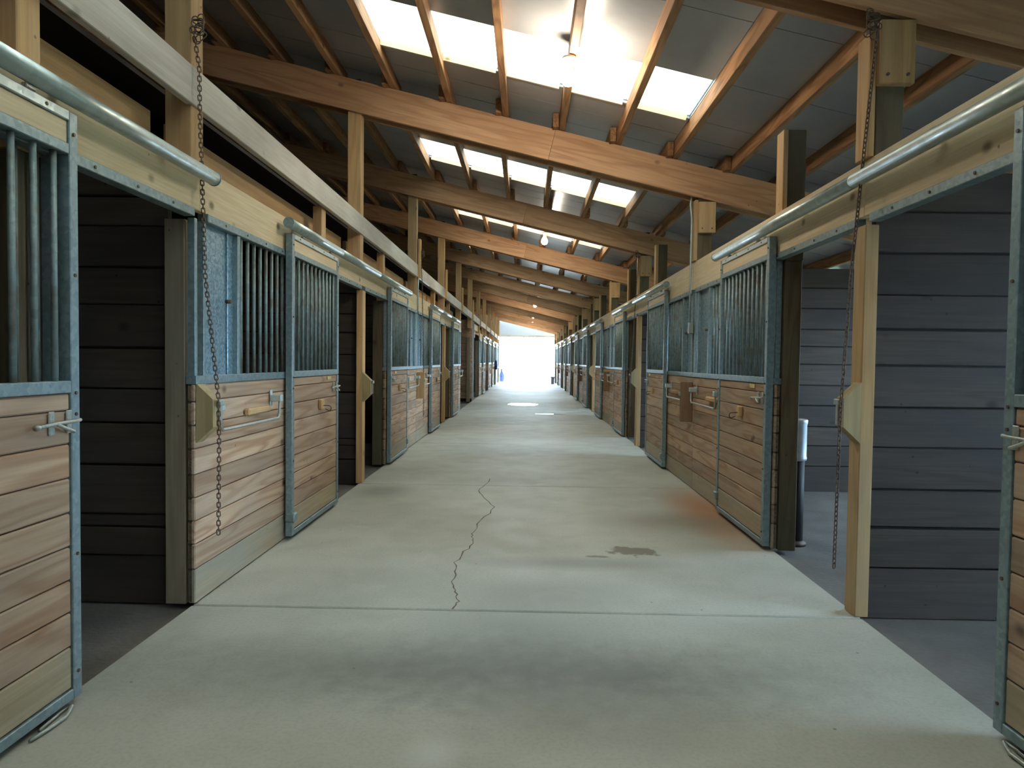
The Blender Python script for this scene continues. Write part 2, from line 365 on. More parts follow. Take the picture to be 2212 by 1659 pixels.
# ------------------------------------------------------------------ roof: deck, purlins, skylights
ce = obj('ceiling', None, (0, 0, 3.9)); tag(ce, 'sloping barn roof with pale deck panels on brown timber purlins', 'ceiling', kind='structure')
SKX0, SKX1 = PX[6] - 0.0, PX[11] + 0.0              # skylight between these purlins
def slope_box(name, parent, x0, x1, y0, y1, zoff, t, mat, ch=0.0):
    xm = (x0 + x1) / 2; z = deck_z(xm) + zoff
    return part(name, parent, (xm, (y0 + y1) / 2, z), ((x1 - x0) / CA - 0.004, y1 - y0 - 0.008, t), mat, ch, (0, ANG, 0))
cols = [XL - 0.1, -3.45, SKX0, SKX1, 3.6, XRW + 0.15]
for i in range(-1, NB):
    a, b = P(i) + 0.06, P(i + 1) + 0.06
    s0, s1 = P(i) + 2.02, P(i) + 2.88
    for x0, x1 in zip(cols, cols[1:]):
        mid = SKX0 - .01 <= x0 and x1 <= SKX1 + .01
        rows = [(a, a + 1.0), (a + 1.0, s0)] + ([] if mid else [(s0, s1)]) + [(s1, b - 0.42), (b - 0.42, b)]
        for y0, y1 in rows: slope_box('deck_panel', ce, x0, x1, y0, y1, 0.012, 0.02, 'deck')
    for x0, x1, y0, y1 in ((cols[0], cols[-1], a - .01, s0 - .015), (cols[0], cols[-1], s1 + .015, b + .01), (cols[0], SKX0, s0 - .02, s1 + .02), (SKX1, cols[-1], s0 - .02, s1 + .02)):
        slope_box('roof_sheet', ce, x0, x1, y0 - .01, y1 + .01, 0.045, 0.012, 'hole_dark')
    yd = (P(i) + P(i + 1)) / 2 + 0.06
    for k, x in enumerate(PX):                       # purlins lap side by side over each beam
        sh = 0.034 if (i % 2) else -0.034
        part('purlin', ce, (x + sh, yd, purlin_bot(x) + PD / 2), (0.062, P(i + 1) - P(i) + 0.42, PD), 'purlin_Y', 0.003)
    wn = 'window_%d' % (i + 2)
    w = obj(wn, None, (0, (s0 + s1) / 2, deck_z(0)))
    tag(w, 'milky fibreglass skylight strip, %s in line from the bright doorway' % ORD[NB - i], 'skylight', 'roof skylights', 'structure')
    for k in range(6, 11):
        slope_box('pane', w, PX[k] - (.03 if k == 6 else 0), PX[k + 1] + (.03 if k == 10 else 0), s0 - 0.03, s1 + 0.03, 0.032, 0.004, 'fibreglass')
        slope_box('edge_trim', w, PX[k] + 0.03, PX[k + 1] - 0.03, s1 - 0.012, s1 + 0.022, 0.0, 0.05, 'header_X')
# unlit gaps of the skylight strip above the purlins
for k in range(6, 12): pass

# ------------------------------------------------------------------ roof beams
ys = [P(i) for i in range(-1, NB + 1)]
for i in range(-1, NB + 1):
    y = P(i) + 0.06
    t = thing('roof_beam', (0, y, beam_bot(0)), 'orange timber roof beam spanning the aisle, %s from the bright doorway' % ORD[NB - i + 1], 'beam', 'roof beams')
    jx = random.Random(i).uniform(-0.15, 0.25)
    for x0, x1 in ((XL, jx), (jx, XRW)):
        xm = (x0 + x1) / 2
        lift = .07 if i <= 1 else 0.0
        for yy in (P(i) - .032, P(i) + .155):
            part('beam_board', t, (xm, yy, beam_bot(xm) + (BD + lift) / 2), ((x1 - x0) / CA - 0.002, 0.04, (BD - lift) * CA), 'beam_X', 0.003, (0, ANG, 0))

# ------------------------------------------------------------------ posts
HT = {-1: 2.35, 1: 2.40}
OPEN = {(1, i) for i in (1, 3, 5, 7, 9, 11)} | {(-1, i) for i in (2, 4, 8, 10, 12)}
def post(s, i):
    y = P(i) + 0.06
    t = thing('barn_post', (s * (FX + 0.05), y, 0), '%s on the %s, %s from the bright doorway' % ('tan timber post carrying the whitewashed beam' if s < 0 else 'timber roof post with bolted cleat', side(s), ORD[NB - i + 1]), 'post', 'aisle posts')
    x = FX + 0.05
    if (s, i) in OPEN: part('lower_post', t, (s * 1.782, y + .01, 1.03), (0.07, 0.12, 2.06), 'post_Z', 0.004)
    else: part('lower_post', t, (s * 1.872, y + .01, 1.03), (0.11, 0.13, 2.06), 'greypost_Z', 0.004)
    xu = 1.843; zt = beam_bot(s * xu); lift = .07 if i <= 1 else 0.0
    part('upper_post', t, (s * xu, y, (HT[s] + zt + .18) / 2 + .002), (0.14, 0.135, zt + .18 - HT[s]), 'post_Z' if s < 0 else 'treated_Z', 0.004)
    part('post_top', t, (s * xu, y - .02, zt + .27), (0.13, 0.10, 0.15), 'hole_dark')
    if s > 0:
        part('lit_face', t, (s * 1.752, y, (HT[s] + zt) / 2 + .003), (0.034, 0.135, zt - HT[s]), 'post_Z', 0.003)  # paler wood strip paints in the lit aisle-facing side of the post
        part('cleat', t, (s * 1.853, P(i) - .032, zt + lift - 0.185), (0.175, 0.045, 0.32), 'post_Z', 0.004)
        for dx in (-.05, .05): obj('bolt', cyl(.012, .008, 'iron', 'Y', 8), (s * 1.853 + dx, P(i) - .056, zt + lift - .30), t)
    return t
for i in range(0, NB + 1):
    for s in (-1, 1): post(s, i)

# ------------------------------------------------------------------ stall plan
# openings are (side, y0, y1); panels (side, y_mid_post, y_jamb); doors (side, y0, y1, latch at far end?)
panels, doors, jambs = [], [], []
def pair(s, i, before=True, after=True):
    b0, b1 = (P(i) - 2.36, P(i) - 1.12); a0, a1 = (P(i) + 1.30, P(i) + 2.54)
    if s > 0: b0 -= 0.03; b1 -= 0.03
    if before: doors.append((s, b0, b1, True)); panels.append((s, P(i - 1) + 0.0, b1 - 0.02)); jambs.append((s, b1 - 0.10))
    if after: doors.append((s, a0, a1, False)); panels.append((s, P(i + 1) - 0.004, a0 + 0.02)); jambs.append((s, a0 + 0.06))
for i in (1, 3, 5, 7, 9, 11): pair(1, i)
pair(-1, 2); pair(-1, 4); pair(-1, 8); pair(-1, 10); pair(-1, 12, True, False)
doors.append((-1, 1.36, 2.60, True)); panels.append((-1, P(0) + 0.13, 2.58)); jambs.append((-1, 2.50))
panels.append((1, P(11) + 0.13, 1)) if False else None

# jamb posts
for s, y in jambs:
    zt = 2.66 if s < 0 else 2.97
    js = [q for q in jambs if q[0] == s]
    t = thing('jamb_post', (s * (FX + 0.075), y, 0), 'short square doorway post on the %s, %s from the bright doorway' % (side(s), from_end(y, [q[1] for q in js])), 'post', 'stall doorway posts')
    part('lower_post', t, (s * 1.87, y, 1.03), (0.12, 0.12, 2.06), 'treated_Z', 0.004)
    part('upper_post', t, (s * (1.845 if s < 0 else 1.872), y, (2.06 + zt) / 2), (0.08 if s < 0 else 0.125, 0.12, zt - 2.06), 'post_Z' if s < 0 else 'treated_Z', 0.004)
    if s > 0: part('lit_face', t, (s * 1.792, y, (HT[s] + zt) / 2), (0.034, 0.13, zt - HT[s]), 'post_Z', 0.003)  # pale strip stands in for light falling on the jamb's aisle side

# ------------------------------------------------------------------ headers above the stall fronts
HT = {-1: 2.35, 1: 2.40}
def rivets(n, pitch, axis_y=True):
    k = key('riv', n, pitch)
    if k not in CACHE:
        bm = bmesh.new()
        for j in range(n):
            y = (j - (n - 1) / 2) * pitch
            bm_cyl(bm, (-.004, y, 0), (.004, y, 0), .007, 6)
        CACHE[k] = finish(bm, 'rivets', 'iron')
    return CACHE[k]
for s in (-1, 1):
    for i in range(-1, NB):
        if s < 0 and i in (5, 6): continue
        a, b = P(i) + 0.06, P(i + 1) + 0.06
        t = thing('header_board', (s * FX, (a + b) / 2, 2.07), 'pale plywood stall header on the %s, %s bay from the bright doorway' % (side(s), ORD[NB - i]), 'header', 'header boards')
        part('board', t, (s * (FX + 0.02), (a + b) / 2, (2.11 + HT[s]) / 2), (0.04, b - a - 0.003, HT[s] - 2.11), 'header_Y', 0.003)
        sc_ = part('steel_channel', t, (s * (FX + 0.02), (a + b) / 2, 2.09), (0.06, b - a - 0.15, 0.045), 'galv', 0.003)
        obj('rivets', rivets(11, 0.31), (s * (FX - 0.01), (a + b) / 2, 2.09), sc_)
        if s < 0:
            part('back_board', t, (s * 1.99, (a + b) / 2, 2.47), (0.04, b - a - 0.2, 0.27), 'post_Y', 0.003)
# whitewashed beam along the high-roof side
for i in range(-1, NB):
    a, b = P(i) + 0.06, P(i + 1) + 0.06
    tag(obj('whitewashed_beam', box((0.042, b - a - 0.004, 0.2), 'white_Y', 0.004), (-(FX + 0.021), (a + b) / 2, 2.75)),
        'long whitewashed plank beam above the stalls, %s length from the bright doorway' % ORD[NB - i], 'beam', 'whitewashed beam lengths')
# loft joists and boards above the high-roof stalls
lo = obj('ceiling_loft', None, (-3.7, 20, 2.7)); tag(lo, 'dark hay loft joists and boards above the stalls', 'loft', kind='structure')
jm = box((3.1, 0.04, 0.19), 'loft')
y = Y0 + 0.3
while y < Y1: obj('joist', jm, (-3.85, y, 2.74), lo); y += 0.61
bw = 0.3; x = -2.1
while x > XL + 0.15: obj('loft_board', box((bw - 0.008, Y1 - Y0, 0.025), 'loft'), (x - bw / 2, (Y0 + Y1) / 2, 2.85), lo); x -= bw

# ------------------------------------------------------------------ door track pipes
def track(s, a, b, seams, lab):
    t = thing('door_track', (s * 1.69, (a + b) / 2, 2.28), lab, 'track', 'galvanized door tracks')
    cuts = [a] + seams + [b]
    for u, v in zip(cuts, cuts[1:]):
        obj('pipe', cyl(v - u - 0.004, 0.037, 'pipe_steel', 'Y', 18), (s * 1.688, (u + v) / 2, 2.285), t)
    y = a + 0.3
    while y < b:
        part('track_bracket', t, (s * 1.722, y, 2.312), (0.075, 0.05, 0.02), 'galv_light', 0.003); y += 0.75
    for e in (a, b): obj('end_cap', cyl(0.01, 0.039, 'galv', 'Y', 18), (s * 1.688, e, 2.285), t)
trk = [(-1, 0.0, 3.72, [1.9]), (1, 1.2, 6.32, [3.68])]
for i in (2, 4, 8, 10): trk.append((-1, P(i) - 2.46, P(i) + 2.66, [P(i) - 1.1, P(i) + .5]))
trk.append((-1, P(12) - 2.46, P(12), []))
for i in (3, 5, 7, 9, 11): trk.append((1, P(i) - 2.52, P(i) + 2.66, [P(i) + .03]))
for s, a, b, se in trk:
    same = [q[1] for q in trk if q[0] == s]
    track(s, a, b, se, 'round galvanized door track pipe on the %s, %s from the bright doorway' % (side(s), from_end(a, same)))

# ------------------------------------------------------------------ sliding doors
LINES = [1.19, 1.125, 1.0, .872, .741, .613, .486, .364, .233, .072]
def latch_mesh(s, d):
    bm = bmesh.new()
    o = -s                                               # towards the aisle
    X = lambda v: o * v
    bm_tube(bm, [(X(.022), -d * .19, -.006), (X(.022), -d * .10, 0), (X(.024), d * .01, .002), (X(.022), d * .035, .004)], .007, 6)
    bm_tube(bm, [(X(.022), -d * .10, 0), (X(.03), -d * .06, -.02), (X(.034), -d * .02, -.035)], .007, 6)
    bm_cyl(bm, (X(.022), -d * .19, -.006), (X(.022), -d * .205, -.006), .011, 8)
    return finish(bm, 'latch_rod', 'zinc', True)
def hook_mesh(s):
    bm = bmesh.new(); o = -s
    bm_tube(bm, [(o * .0, 0, 0)] + [(o * (.045 + .022 * math.sin(a)), 0, -.022 * (1 - math.cos(a)) if False else .0 - .022 + .022 * math.cos(a)) for a in [k * .5 for k in range(7)]] + [(o * .02, 0, -.03)], .004, 6)
    return finish(bm, 'hook', 'iron', True)
LAT = {}
for s in (-1, 1):
    for d in (-1, 1): LAT[(s, d)] = latch_mesh(s, d)
HK = {s: hook_mesh(s) for s in (-1, 1)}
BAR = None
def door(s, a, b, far_latch):
    L = b - a; ym = (a + b) / 2; xc = s * (DX + 0.021)
    same = [q[1] for q in doors if q[0] == s]
    t = thing('stall_door', (s * DX, ym, 0.02), 'barred sliding stall door on the %s, %s from the bright doorway' % (side(s), from_end(a, same)), 'stall door', 'sliding stall doors')
    stiles = [part('stile', t, (xc, y, 1.13), (0.05, 0.048, 2.2), 'galv', 0.003) for y in (a + .024, b - .024)]
    tr_ = part('top_rail', t, (xc - s * .002, ym, 2.212), (0.05, L - .098, 0.036), 'galv_light', 0.003)
    part('header_plank', t, (xc, ym, 2.152), (0.034, L - .1, 0.08), 'header_Y', 0.002)
    part('grill_rail', t, (xc, ym, 2.091), (0.05, L - .098, 0.04), 'galv', 0.003)
    part('sill_rail', t, (xc, ym, 1.213), (0.052, L - .098, 0.045), 'galv', 0.003)
    part('bottom_rail', t, (xc, ym, 0.051), (0.05, L - .098, 0.04), 'galv', 0.003)
    for u, v in zip(LINES, LINES[1:]):
        part('plank', t, (xc, ym, (u + v) / 2), (0.036, L - .1, u - v - .004), 'lowpine_Y' if v < .1 else 'pine_Y', 0.0055)
    part('tongue_board', t, (xc + s * .004, ym, .63), (0.014, L - .1, 1.11), 'stall_Y')
    n = 11
    for j in range(n):
        y = a + .05 + (L - .1) * (j + .5) / n
        obj('bar', cyl(0.84, 0.0115, 'bar_steel', 'Z', 8), (xc, y, 1.652), t)
    d = 1 if far_latch else -1
    le = b if far_latch else a; oe = a if far_latch else b
    la = obj('latch', LAT[(s, d)], (s * DX, le - d * .06, 1.085), t)
    for off in (-.10, -.005):
        part('latch_plate', la, (s * (DX - .004), le - d * .06 + d * off, 1.085), (0.008, 0.03, 0.085), 'zinc', 0.003)
    hb = part('hook_block', t, (s * (DX - .016), le - d * (.56), .955), (0.034, 0.075, 0.085), 'post_Z', 0.008)
    obj('hook', HK[s], (s * (DX - .03), le - d * .56, .945), hb)
    if not (s < 0 and a < 3): part('card_holder', t, (s * (DX - .004), le - d * .30, 1.165), (0.008, 0.11, 0.03), 'card', 0.002)
    obj('rivets', rivets(4, 0.3), (s * (DX - .004), ym, 2.212), tr_)
    rz = key('rivz')
    if rz not in CACHE:
        bm = bmesh.new()
        for z in (-1.0, -.55, -.02, .06, .5, 1.02): bm_cyl(bm, (-.004, 0, z), (.004, 0, z), .007, 6)
        CACHE[rz] = finish(bm, 'rivets', 'iron')
    for y, q in zip((a + .024, b - .024), stiles): obj('rivets', CACHE[rz], (s * (DX - .005), y, 1.13), q)
    for y in (a + .25, b - .25):
        tr = part('trolley', t, (s * 1.70, y, 2.2385), (0.02, 0.05, 0.016), 'zinc', 0.003)
    # bottom guide bracket on the trailing edge
    part('guide_bracket', t, (s * (DX + .012), oe + d * .03, .165), (0.075, 0.075, 0.07), 'galv', 0.01)
    return t
for q in doors: door(*q)

# ------------------------------------------------------------------ fixed stall fronts
def panel(s, yp, yj):
    d = 1 if yj > yp else -1; L = abs(yj - yp); ym = (yp + yj) / 2; xc = s * (FX + 0.022)
    same = [q[1] for q in panels if q[0] == s]
    t = thing('stall_grille', (s * FX, ym, 0), 'fixed barred stall wall with galvanized sheet, %s, %s from the bright doorway' % (side(s), from_end(yp, same)), 'stall grille', 'fixed stall fronts')
    Y = lambda v: yp + d * v
    part('sill_rail', t, (xc, ym, 1.207), (0.06, L, 0.045), 'galv', 0.003)
    lines = [1.184, 1.09, .965, .838, .70, .575, .45, .325, .19, .005]
    for u, v in zip(lines, lines[1:]):
        part('plank', t, (xc, ym, (u + v) / 2), (0.04, L, u - v - .004), 'lowpine_Y' if v < .1 else 'pine_Y', 0.0055)
    part('tongue_board', t, (xc + s * .006, ym, .6), (0.014, L, 1.17), 'stall_Y')
    part('stile', t, (xc, Y(.02), 1.647), (0.04, 0.03, 0.838), 'galv', 0.003)
    part('stile', t, (xc, Y(.12), 1.647), (0.04, 0.03, 0.838), 'galv', 0.003)
    part('galvanized_sheet', t, (xc + s * .01, Y(.335), 1.647), (0.006, 0.42, 0.838), 'galv_sheet')
    part('sheet_fold', t, (xc + s * .002, Y(.455), 1.647), (0.012, 0.02, 0.838), 'galv_sheet', 0.004)
    obj('sheet_knob', cyl(0.03, 0.012, 'iron', 'X', 8), (s * (FX + .01), Y(.44), 1.66), t)
    part('stile', t, (xc, Y(.56), 1.647), (0.05, 0.04, 0.838), 'galv', 0.003)
    v = .64
    while v < L - .03:
        obj('bar', cyl(0.838, 0.0125, 'bar_steel', 'Z', 8), (xc, Y(v), 1.647), t); v += .104
    part('stile', t, (xc, yj - d * .02, 1.647), (0.04, 0.03, 0.838), 'galv', 0.003)
    # blanket bar
    a0, a1 = Y(.16), Y(1.08)
    bb = thing('blanket_bar', (s * FX, (a0 + a1) / 2, .93), 'steel blanket bar on the %s, %s from the bright doorway' % (side(s), from_end(yp, same)), 'blanket bar', 'blanket bars')
    bm = bmesh.new(); xo = s * (FX - .065)
    c0 = Vector((s * FX, (a0 + a1) / 2, .93))
    pts = [(s * (FX - .01), a0, 1.06), (xo, a0, 1.04), (xo, a0, .95), (xo, a0 + d * .03, .925), (xo, a1 - d * .03, .92), (xo, a1, .95), (xo, a1, 1.04), (s * (FX - .01), a1, 1.06)]
    bm_tube(bm, [Vector(p) - c0 for p in pts], .010, 8)
    obj('rod', finish(bm, 'rod', 'zinc', True), c0, bb)
    for e in (a0, a1):
        part('bracket', bb, (s * (FX - .006), e, 1.055), (0.012, 0.035, 0.11), 'galv_light', 0.003)
        part('bracket_cap', bb, (s * (FX - .045), e, 1.055), (0.075, 0.05, 0.045), 'galv_light', 0.004)
    part('rest_block', bb, (s * (FX - .02), a1 - d * .27, .99), (0.04, 0.36, 0.045), 'post_Y', 0.01)
    return t
for q in panels: panel(*q)

# ------------------------------------------------------------------ tie blocks, chains
def tie_block(s, i, kind):
    y = P(i) + 0.05
    grp = 'wooden tie blocks on posts'; dz = .05 if s > 0 else 0; FB = 1.749 if (s, i) in OPEN else FX - .001
    if kind == 'trap':
        t = thing('tie_block', (s * FX, y, .9), 'angled wooden tie block on the %s, %s post from the bright doorway' % (side(s), ORD[NB - i + 1]), 'tie block', grp)
        poly = [(0, .0), (-s * .09, .085), (-s * .09, .235), (0, .32)]
        obj('block', prism_x(poly, .085, 'tie_Z'), (s * FB, y, .87 + dz), t)
        part('clip', t, (s * (FX - .115), y, 1.085 + dz), (0.02, 0.06, 0.03), 'zinc', 0.004)
        part('clip_strap', t, (s * (FX - .108), y + .02, 1.02 + dz), (0.006, 0.025, 0.12), 'zinc', 0.002)
    else:
        t = thing('tie_board', (s * FX, y, .7), 'upright brown tie board on the %s, %s post from the bright doorway' % (side(s), ORD[NB - i + 1]), 'tie block', grp)
        part('board', t, (s * (FX - .064), y, .92), (0.126, 0.05, 0.42), 'block_Z' if s > 0 else 'post_Z', 0.006)
        part('clip', t, (s * (FX - .135), y, 1.0), (0.016, 0.04, 0.04), 'zinc', 0.003)
for i in (1, 2, 4, 8, 10): tie_block(-1, i, 'trap')
for i in (1, 3, 5, 7, 9, 11): tie_block(1, i, 'trap')
for i in (3, 9): tie_block(-1, i, 'board')
for i in (2, 4, 6, 8, 10): tie_block(1, i, 'board')

def link_bm(bm, mtx, n=5):
    pts = []
    for k in range(12):
        a = 2 * math.pi * k / 12; z = math.sin(a) * .0085; x = math.cos(a) * .0085
        pts.append(mtx @ Vector((x, 0, z + (.0075 if z > 0 else -.0075))))
    bm_tube(bm, pts, .0032, n, True)
bm = bmesh.new(); link_bm(bm, Matrix()); LINK = finish(bm, 'link', 'iron', True)
PITCH = .0245
def chain_pts(pts):
    pts = [Vector(p) for p in pts]; out = []; acc = 0.0; prev = pts[0]; i = 1; pos = pts[0].copy(); out.append((pos.copy(), (pts[1] - pts[0]).normalized()))
    while i < len(pts):
        d = pts[i] - pos
        if d.length >= PITCH - acc:
            pos = pos + d.normalized() * (PITCH - acc); acc = 0; out.append((pos.copy(), d.normalized()))
        else:
            acc += d.length; pos = pts[i].copy(); i += 1
    return out
def chain(s, pts, label, single):
    t = thing('tie_chain', pts[-1], label, 'chain', 'hanging tie chains')
    cp = chain_pts(pts); base = Vector(pts[-1])
    if single:
        for j, (p, d) in enumerate(cp):
            q = Vector((0, 0, -1)).rotation_difference(d).to_matrix() @ Matrix.Rotation(math.pi / 2 * (j % 2) + .4, 3, 'Z')
            obj('link', LINK, p, t, q.to_euler())
    else:
        bm = bmesh.new()
        for j, (p, d) in enumerate(cp):
            q = Vector((0, 0, -1)).rotation_difference(d).to_matrix() @ Matrix.Rotation(math.pi / 2 * (j % 2) + .4, 3, 'Z')
            link_bm(bm, Matrix.Translation(p - base) @ q.to_4x4(), 4)
        obj('links', finish(bm, 'links', 'iron', True), base, t)['kind'] = 'stuff'
    bm = bmesh.new(); top = Vector(pts[0])
    for k in range(8):
        link_bm(bm, Matrix.Translation(top - base + Vector((-s * .01 * (k % 2), .022 * math.sin(k * 2.1), .014 * (k - 3)))) @ Matrix.Rotation(k * .9, 4, 'Y') @ Matrix.Diagonal((2.0, 2.0, 2.0, 1)), 5)
    bm_tube(bm, [top - base + Vector((s * .02, 0, .05)), top - base + Vector((-s * .025, 0, .045)), top - base + Vector((-s * .03, 0, .0)), top - base + Vector((-s * .005, 0, -.02))], .006, 6)
    obj('hook', finish(bm, 'hook', 'iron', True), base + Vector((-s * .022, 0, 0)), t)
chain(-1, [(-1.755, 3.63, 3.03), (-1.735, 3.655, 2.85), (-1.735, 3.66, 2.6), (-1.71, 3.665, 1.75), (-1.645, 3.67, 1.12), (-1.64, 3.67, .9), (-1.645, 3.67, .37)], 'rusty link chain hanging before the whitewashed beam over an angled tie block', True)
chain(1, [(1.73, 3.56, 3.03), (1.70, 3.59, 2.5), (1.66, 3.62, 1.8), (1.625, 3.62, 1.09), (1.605, 3.6, .27)], 'rusty chain hanging by the stall with the steel waterer', True)
chain(-1, [(-1.725, P(3) + .12, 3.02), (-1.70, P(3) + .13, 2.6), (-1.66, P(3) + .13, 1.0), (-1.66, P(3) + .13, .42)], 'thin chain hanging from a short board in front of the whitewashed beam', False)
chain(1, [(1.73, P(3) - .1, 3.0), (1.69, P(3) - .1, 2.3), (1.63, P(3) - .1, 1.0), (1.63, P(3) - .1, .5)], 'thin chain hanging on the low-roof side, %s post from the bright doorway' % ORD[NB - 3 + 1], False)
# short boards that hold the chains above the whitewashed beam
for i in range(3, NB):
    tag(obj('chain_board', box((0.04, 0.09, 0.62), 'post_Z', 0.004), (-(FX - .021), P(i) + .12, 2.95)),
        'short upright board nailed over the whitewashed beam, %s from the bright doorway' % ORD[NB - i], 'board', 'chain boards')

# ------------------------------------------------------------------ stall partitions and outer walls
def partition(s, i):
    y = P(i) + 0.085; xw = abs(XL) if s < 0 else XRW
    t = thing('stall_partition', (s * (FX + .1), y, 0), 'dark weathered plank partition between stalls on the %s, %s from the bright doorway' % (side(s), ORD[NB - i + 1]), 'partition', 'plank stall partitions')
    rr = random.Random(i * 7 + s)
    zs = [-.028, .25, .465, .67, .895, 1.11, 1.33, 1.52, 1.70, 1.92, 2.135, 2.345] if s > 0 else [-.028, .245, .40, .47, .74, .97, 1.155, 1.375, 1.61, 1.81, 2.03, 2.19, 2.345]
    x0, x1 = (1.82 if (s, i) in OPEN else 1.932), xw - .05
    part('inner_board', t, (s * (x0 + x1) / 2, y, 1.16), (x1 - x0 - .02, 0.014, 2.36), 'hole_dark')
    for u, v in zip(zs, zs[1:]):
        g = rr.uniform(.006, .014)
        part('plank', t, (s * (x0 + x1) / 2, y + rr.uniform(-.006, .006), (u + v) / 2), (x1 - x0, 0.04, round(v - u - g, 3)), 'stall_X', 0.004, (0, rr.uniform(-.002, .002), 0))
for s in (-1, 1):
    for i in range(0, NB + 1):
        if s < 0 and i in (6, 7): continue
        partition(s, i)
# outer walls
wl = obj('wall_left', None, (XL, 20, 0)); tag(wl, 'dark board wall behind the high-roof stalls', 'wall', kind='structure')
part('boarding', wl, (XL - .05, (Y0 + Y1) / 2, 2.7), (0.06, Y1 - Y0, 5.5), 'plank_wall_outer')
wr = obj('wall_right', None, (XRW, 20, 0)); tag(wr, 'dark board wall behind the low-roof stalls', 'wall', kind='structure')
WZ0, WZ1, WW = 1.0, 2.2, 1.65
part('boarding', wr, (XRW + .05, (Y0 + Y1) / 2, WZ0 / 2 - .05), (0.06, Y1 - Y0, WZ0 + .1), 'plank_wall_outer')
part('boarding', wr, (XRW + .05, (Y0 + Y1) / 2, (WZ1 + 2.72) / 2), (0.06, Y1 - Y0, 2.72 - WZ1), 'plank_wall_outer')
prev = Y0; wn = NB + 2
for i in range(-1, NB):
    c = (P(i) + P(i + 1)) / 2 + .1
    part('boarding', wr, (XRW + .05, (prev + c - WW / 2) / 2, (WZ0 + WZ1) / 2), (0.06, c - WW / 2 - prev, WZ1 - WZ0), 'plank_wall_outer'); prev = c + WW / 2
    w = obj('window_%d' % (wn), None, (XRW + .05, c, WZ0)); wn += 1
    tag(w, 'square outer stall window on the low-roof side, %s from the bright doorway' % ORD[NB - i], 'window', 'stall windows', 'structure')
    part('pane', w, (XRW + .05, c, (WZ0 + WZ1) / 2), (0.006, WW, WZ1 - WZ0), 'window_glass')
    part('mullion', w, (XRW + .05, c, (WZ0 + WZ1) / 2), (0.03, 0.04, WZ1 - WZ0), 'stall_Z')
part('boarding', wr, (XRW + .05, (prev + Y1) / 2, (WZ0 + WZ1) / 2), (0.06, Y1 - prev, WZ1 - WZ0), 'plank_wall_outer')
# gable ends
DOORZ = 2.86
def gable(name, y, label):
    g = obj(name, None, (0, y, 0)); tag(g, label, 'wall', kind='structure')
    def quad(x0, x1, z0, mat, nm):
        bm = bmesh.new(); t = .03
        v = []
        for yy in (-t / 2, t / 2):
            v.append([bm.verts.new((x, yy, z)) for x, z in ((x0, z0), (x1, z0), (x1, deck_z(x1)), (x0, deck_z(x0)))])
        bm.faces.new(v[0]); bm.faces.new(v[1][::-1])
        for k in range(4): bm.faces.new((v[0][k], v[1][k], v[1][(k + 1) % 4], v[0][(k + 1) % 4]))
        bmesh.ops.recalc_face_normals(bm, faces=bm.faces)
        obj(nm, finish(bm, nm, mat), (0, y, 0), g)
    quad(XL - .08, -1.80, -.1, 'plank_wall_outer', 'boarding'); quad(1.84, XRW + .08, -.1, 'plank_wall_outer', 'boarding')
    x = -1.80
    while x < 1.8:
        quad(x, min(x + .9, 1.84), DOORZ + .1, 'clear_siding', 'siding_sheet'); x += .9
    part('lintel', g, (0, y - .05, DOORZ + .06), (3.64, .09, .12), 'white_X', .003)
gable('wall_end', Y1 + .36, 'pale siding gable above the wide open end doorway')
gable('wall_back', Y0 - .1, 'gable wall at the other end of the aisle')
rd = obj('light_block_doors', None, (0, Y0 - .1, 0)); tag(rd, 'unseen closed plank doors added to block light at the other end of the aisle', 'door', kind='structure')  # unseen doors added to close the rear and darken camera-facing surfaces
for k in range(12): part('plank', rd, (-1.67 + .3036 * k, Y0 - .1, 1.4), (.298, .05, 2.85), 'stall_Z', .004)

# ------------------------------------------------------------------ open alcove on the high-roof side between post lines 5 and 7
t = thing('plank_closet', (-2.2, P(6) + .1, 0), 'tall brown plank closet end beside the white alcove door', 'closet')
for k in range(13):
    part('plank', t, (-2.13, P(6) + .22, .1 + .195 * k + .0975), (.72, .05, .188), 'pine_X', .004)
part('kick_board', t, (-2.13, P(6) + .22, .05), (.72, .06, .1), 'hole_dark')
part('side_panel', t, (-1.79, P(6) + .68, 1.3), (.04, .85, 2.6), 'stall_Z', .004)
d = obj('door_1', None, (-1.95, P(6) + 2.4, 0)); tag(d, 'white painted alcove door beyond the plank closet', 'door', kind='structure')
part('leaf', d, (-1.95, P(6) + 2.2, 1.05), (.05, 1.9, 2.1), 'white_paint', .004)
part('lintel', d, (-1.93, P(6) + 2.2, 2.25), (.06, 2.0, .18), 'white_paint', .004)
hd = obj('header_board', box((0.04, 2.555, .22), 'header_Y', .003), (-(FX + .1), P(7) - 1.28, 2.5)); tag(hd, 'plain header plank over the white alcove door', 'header')

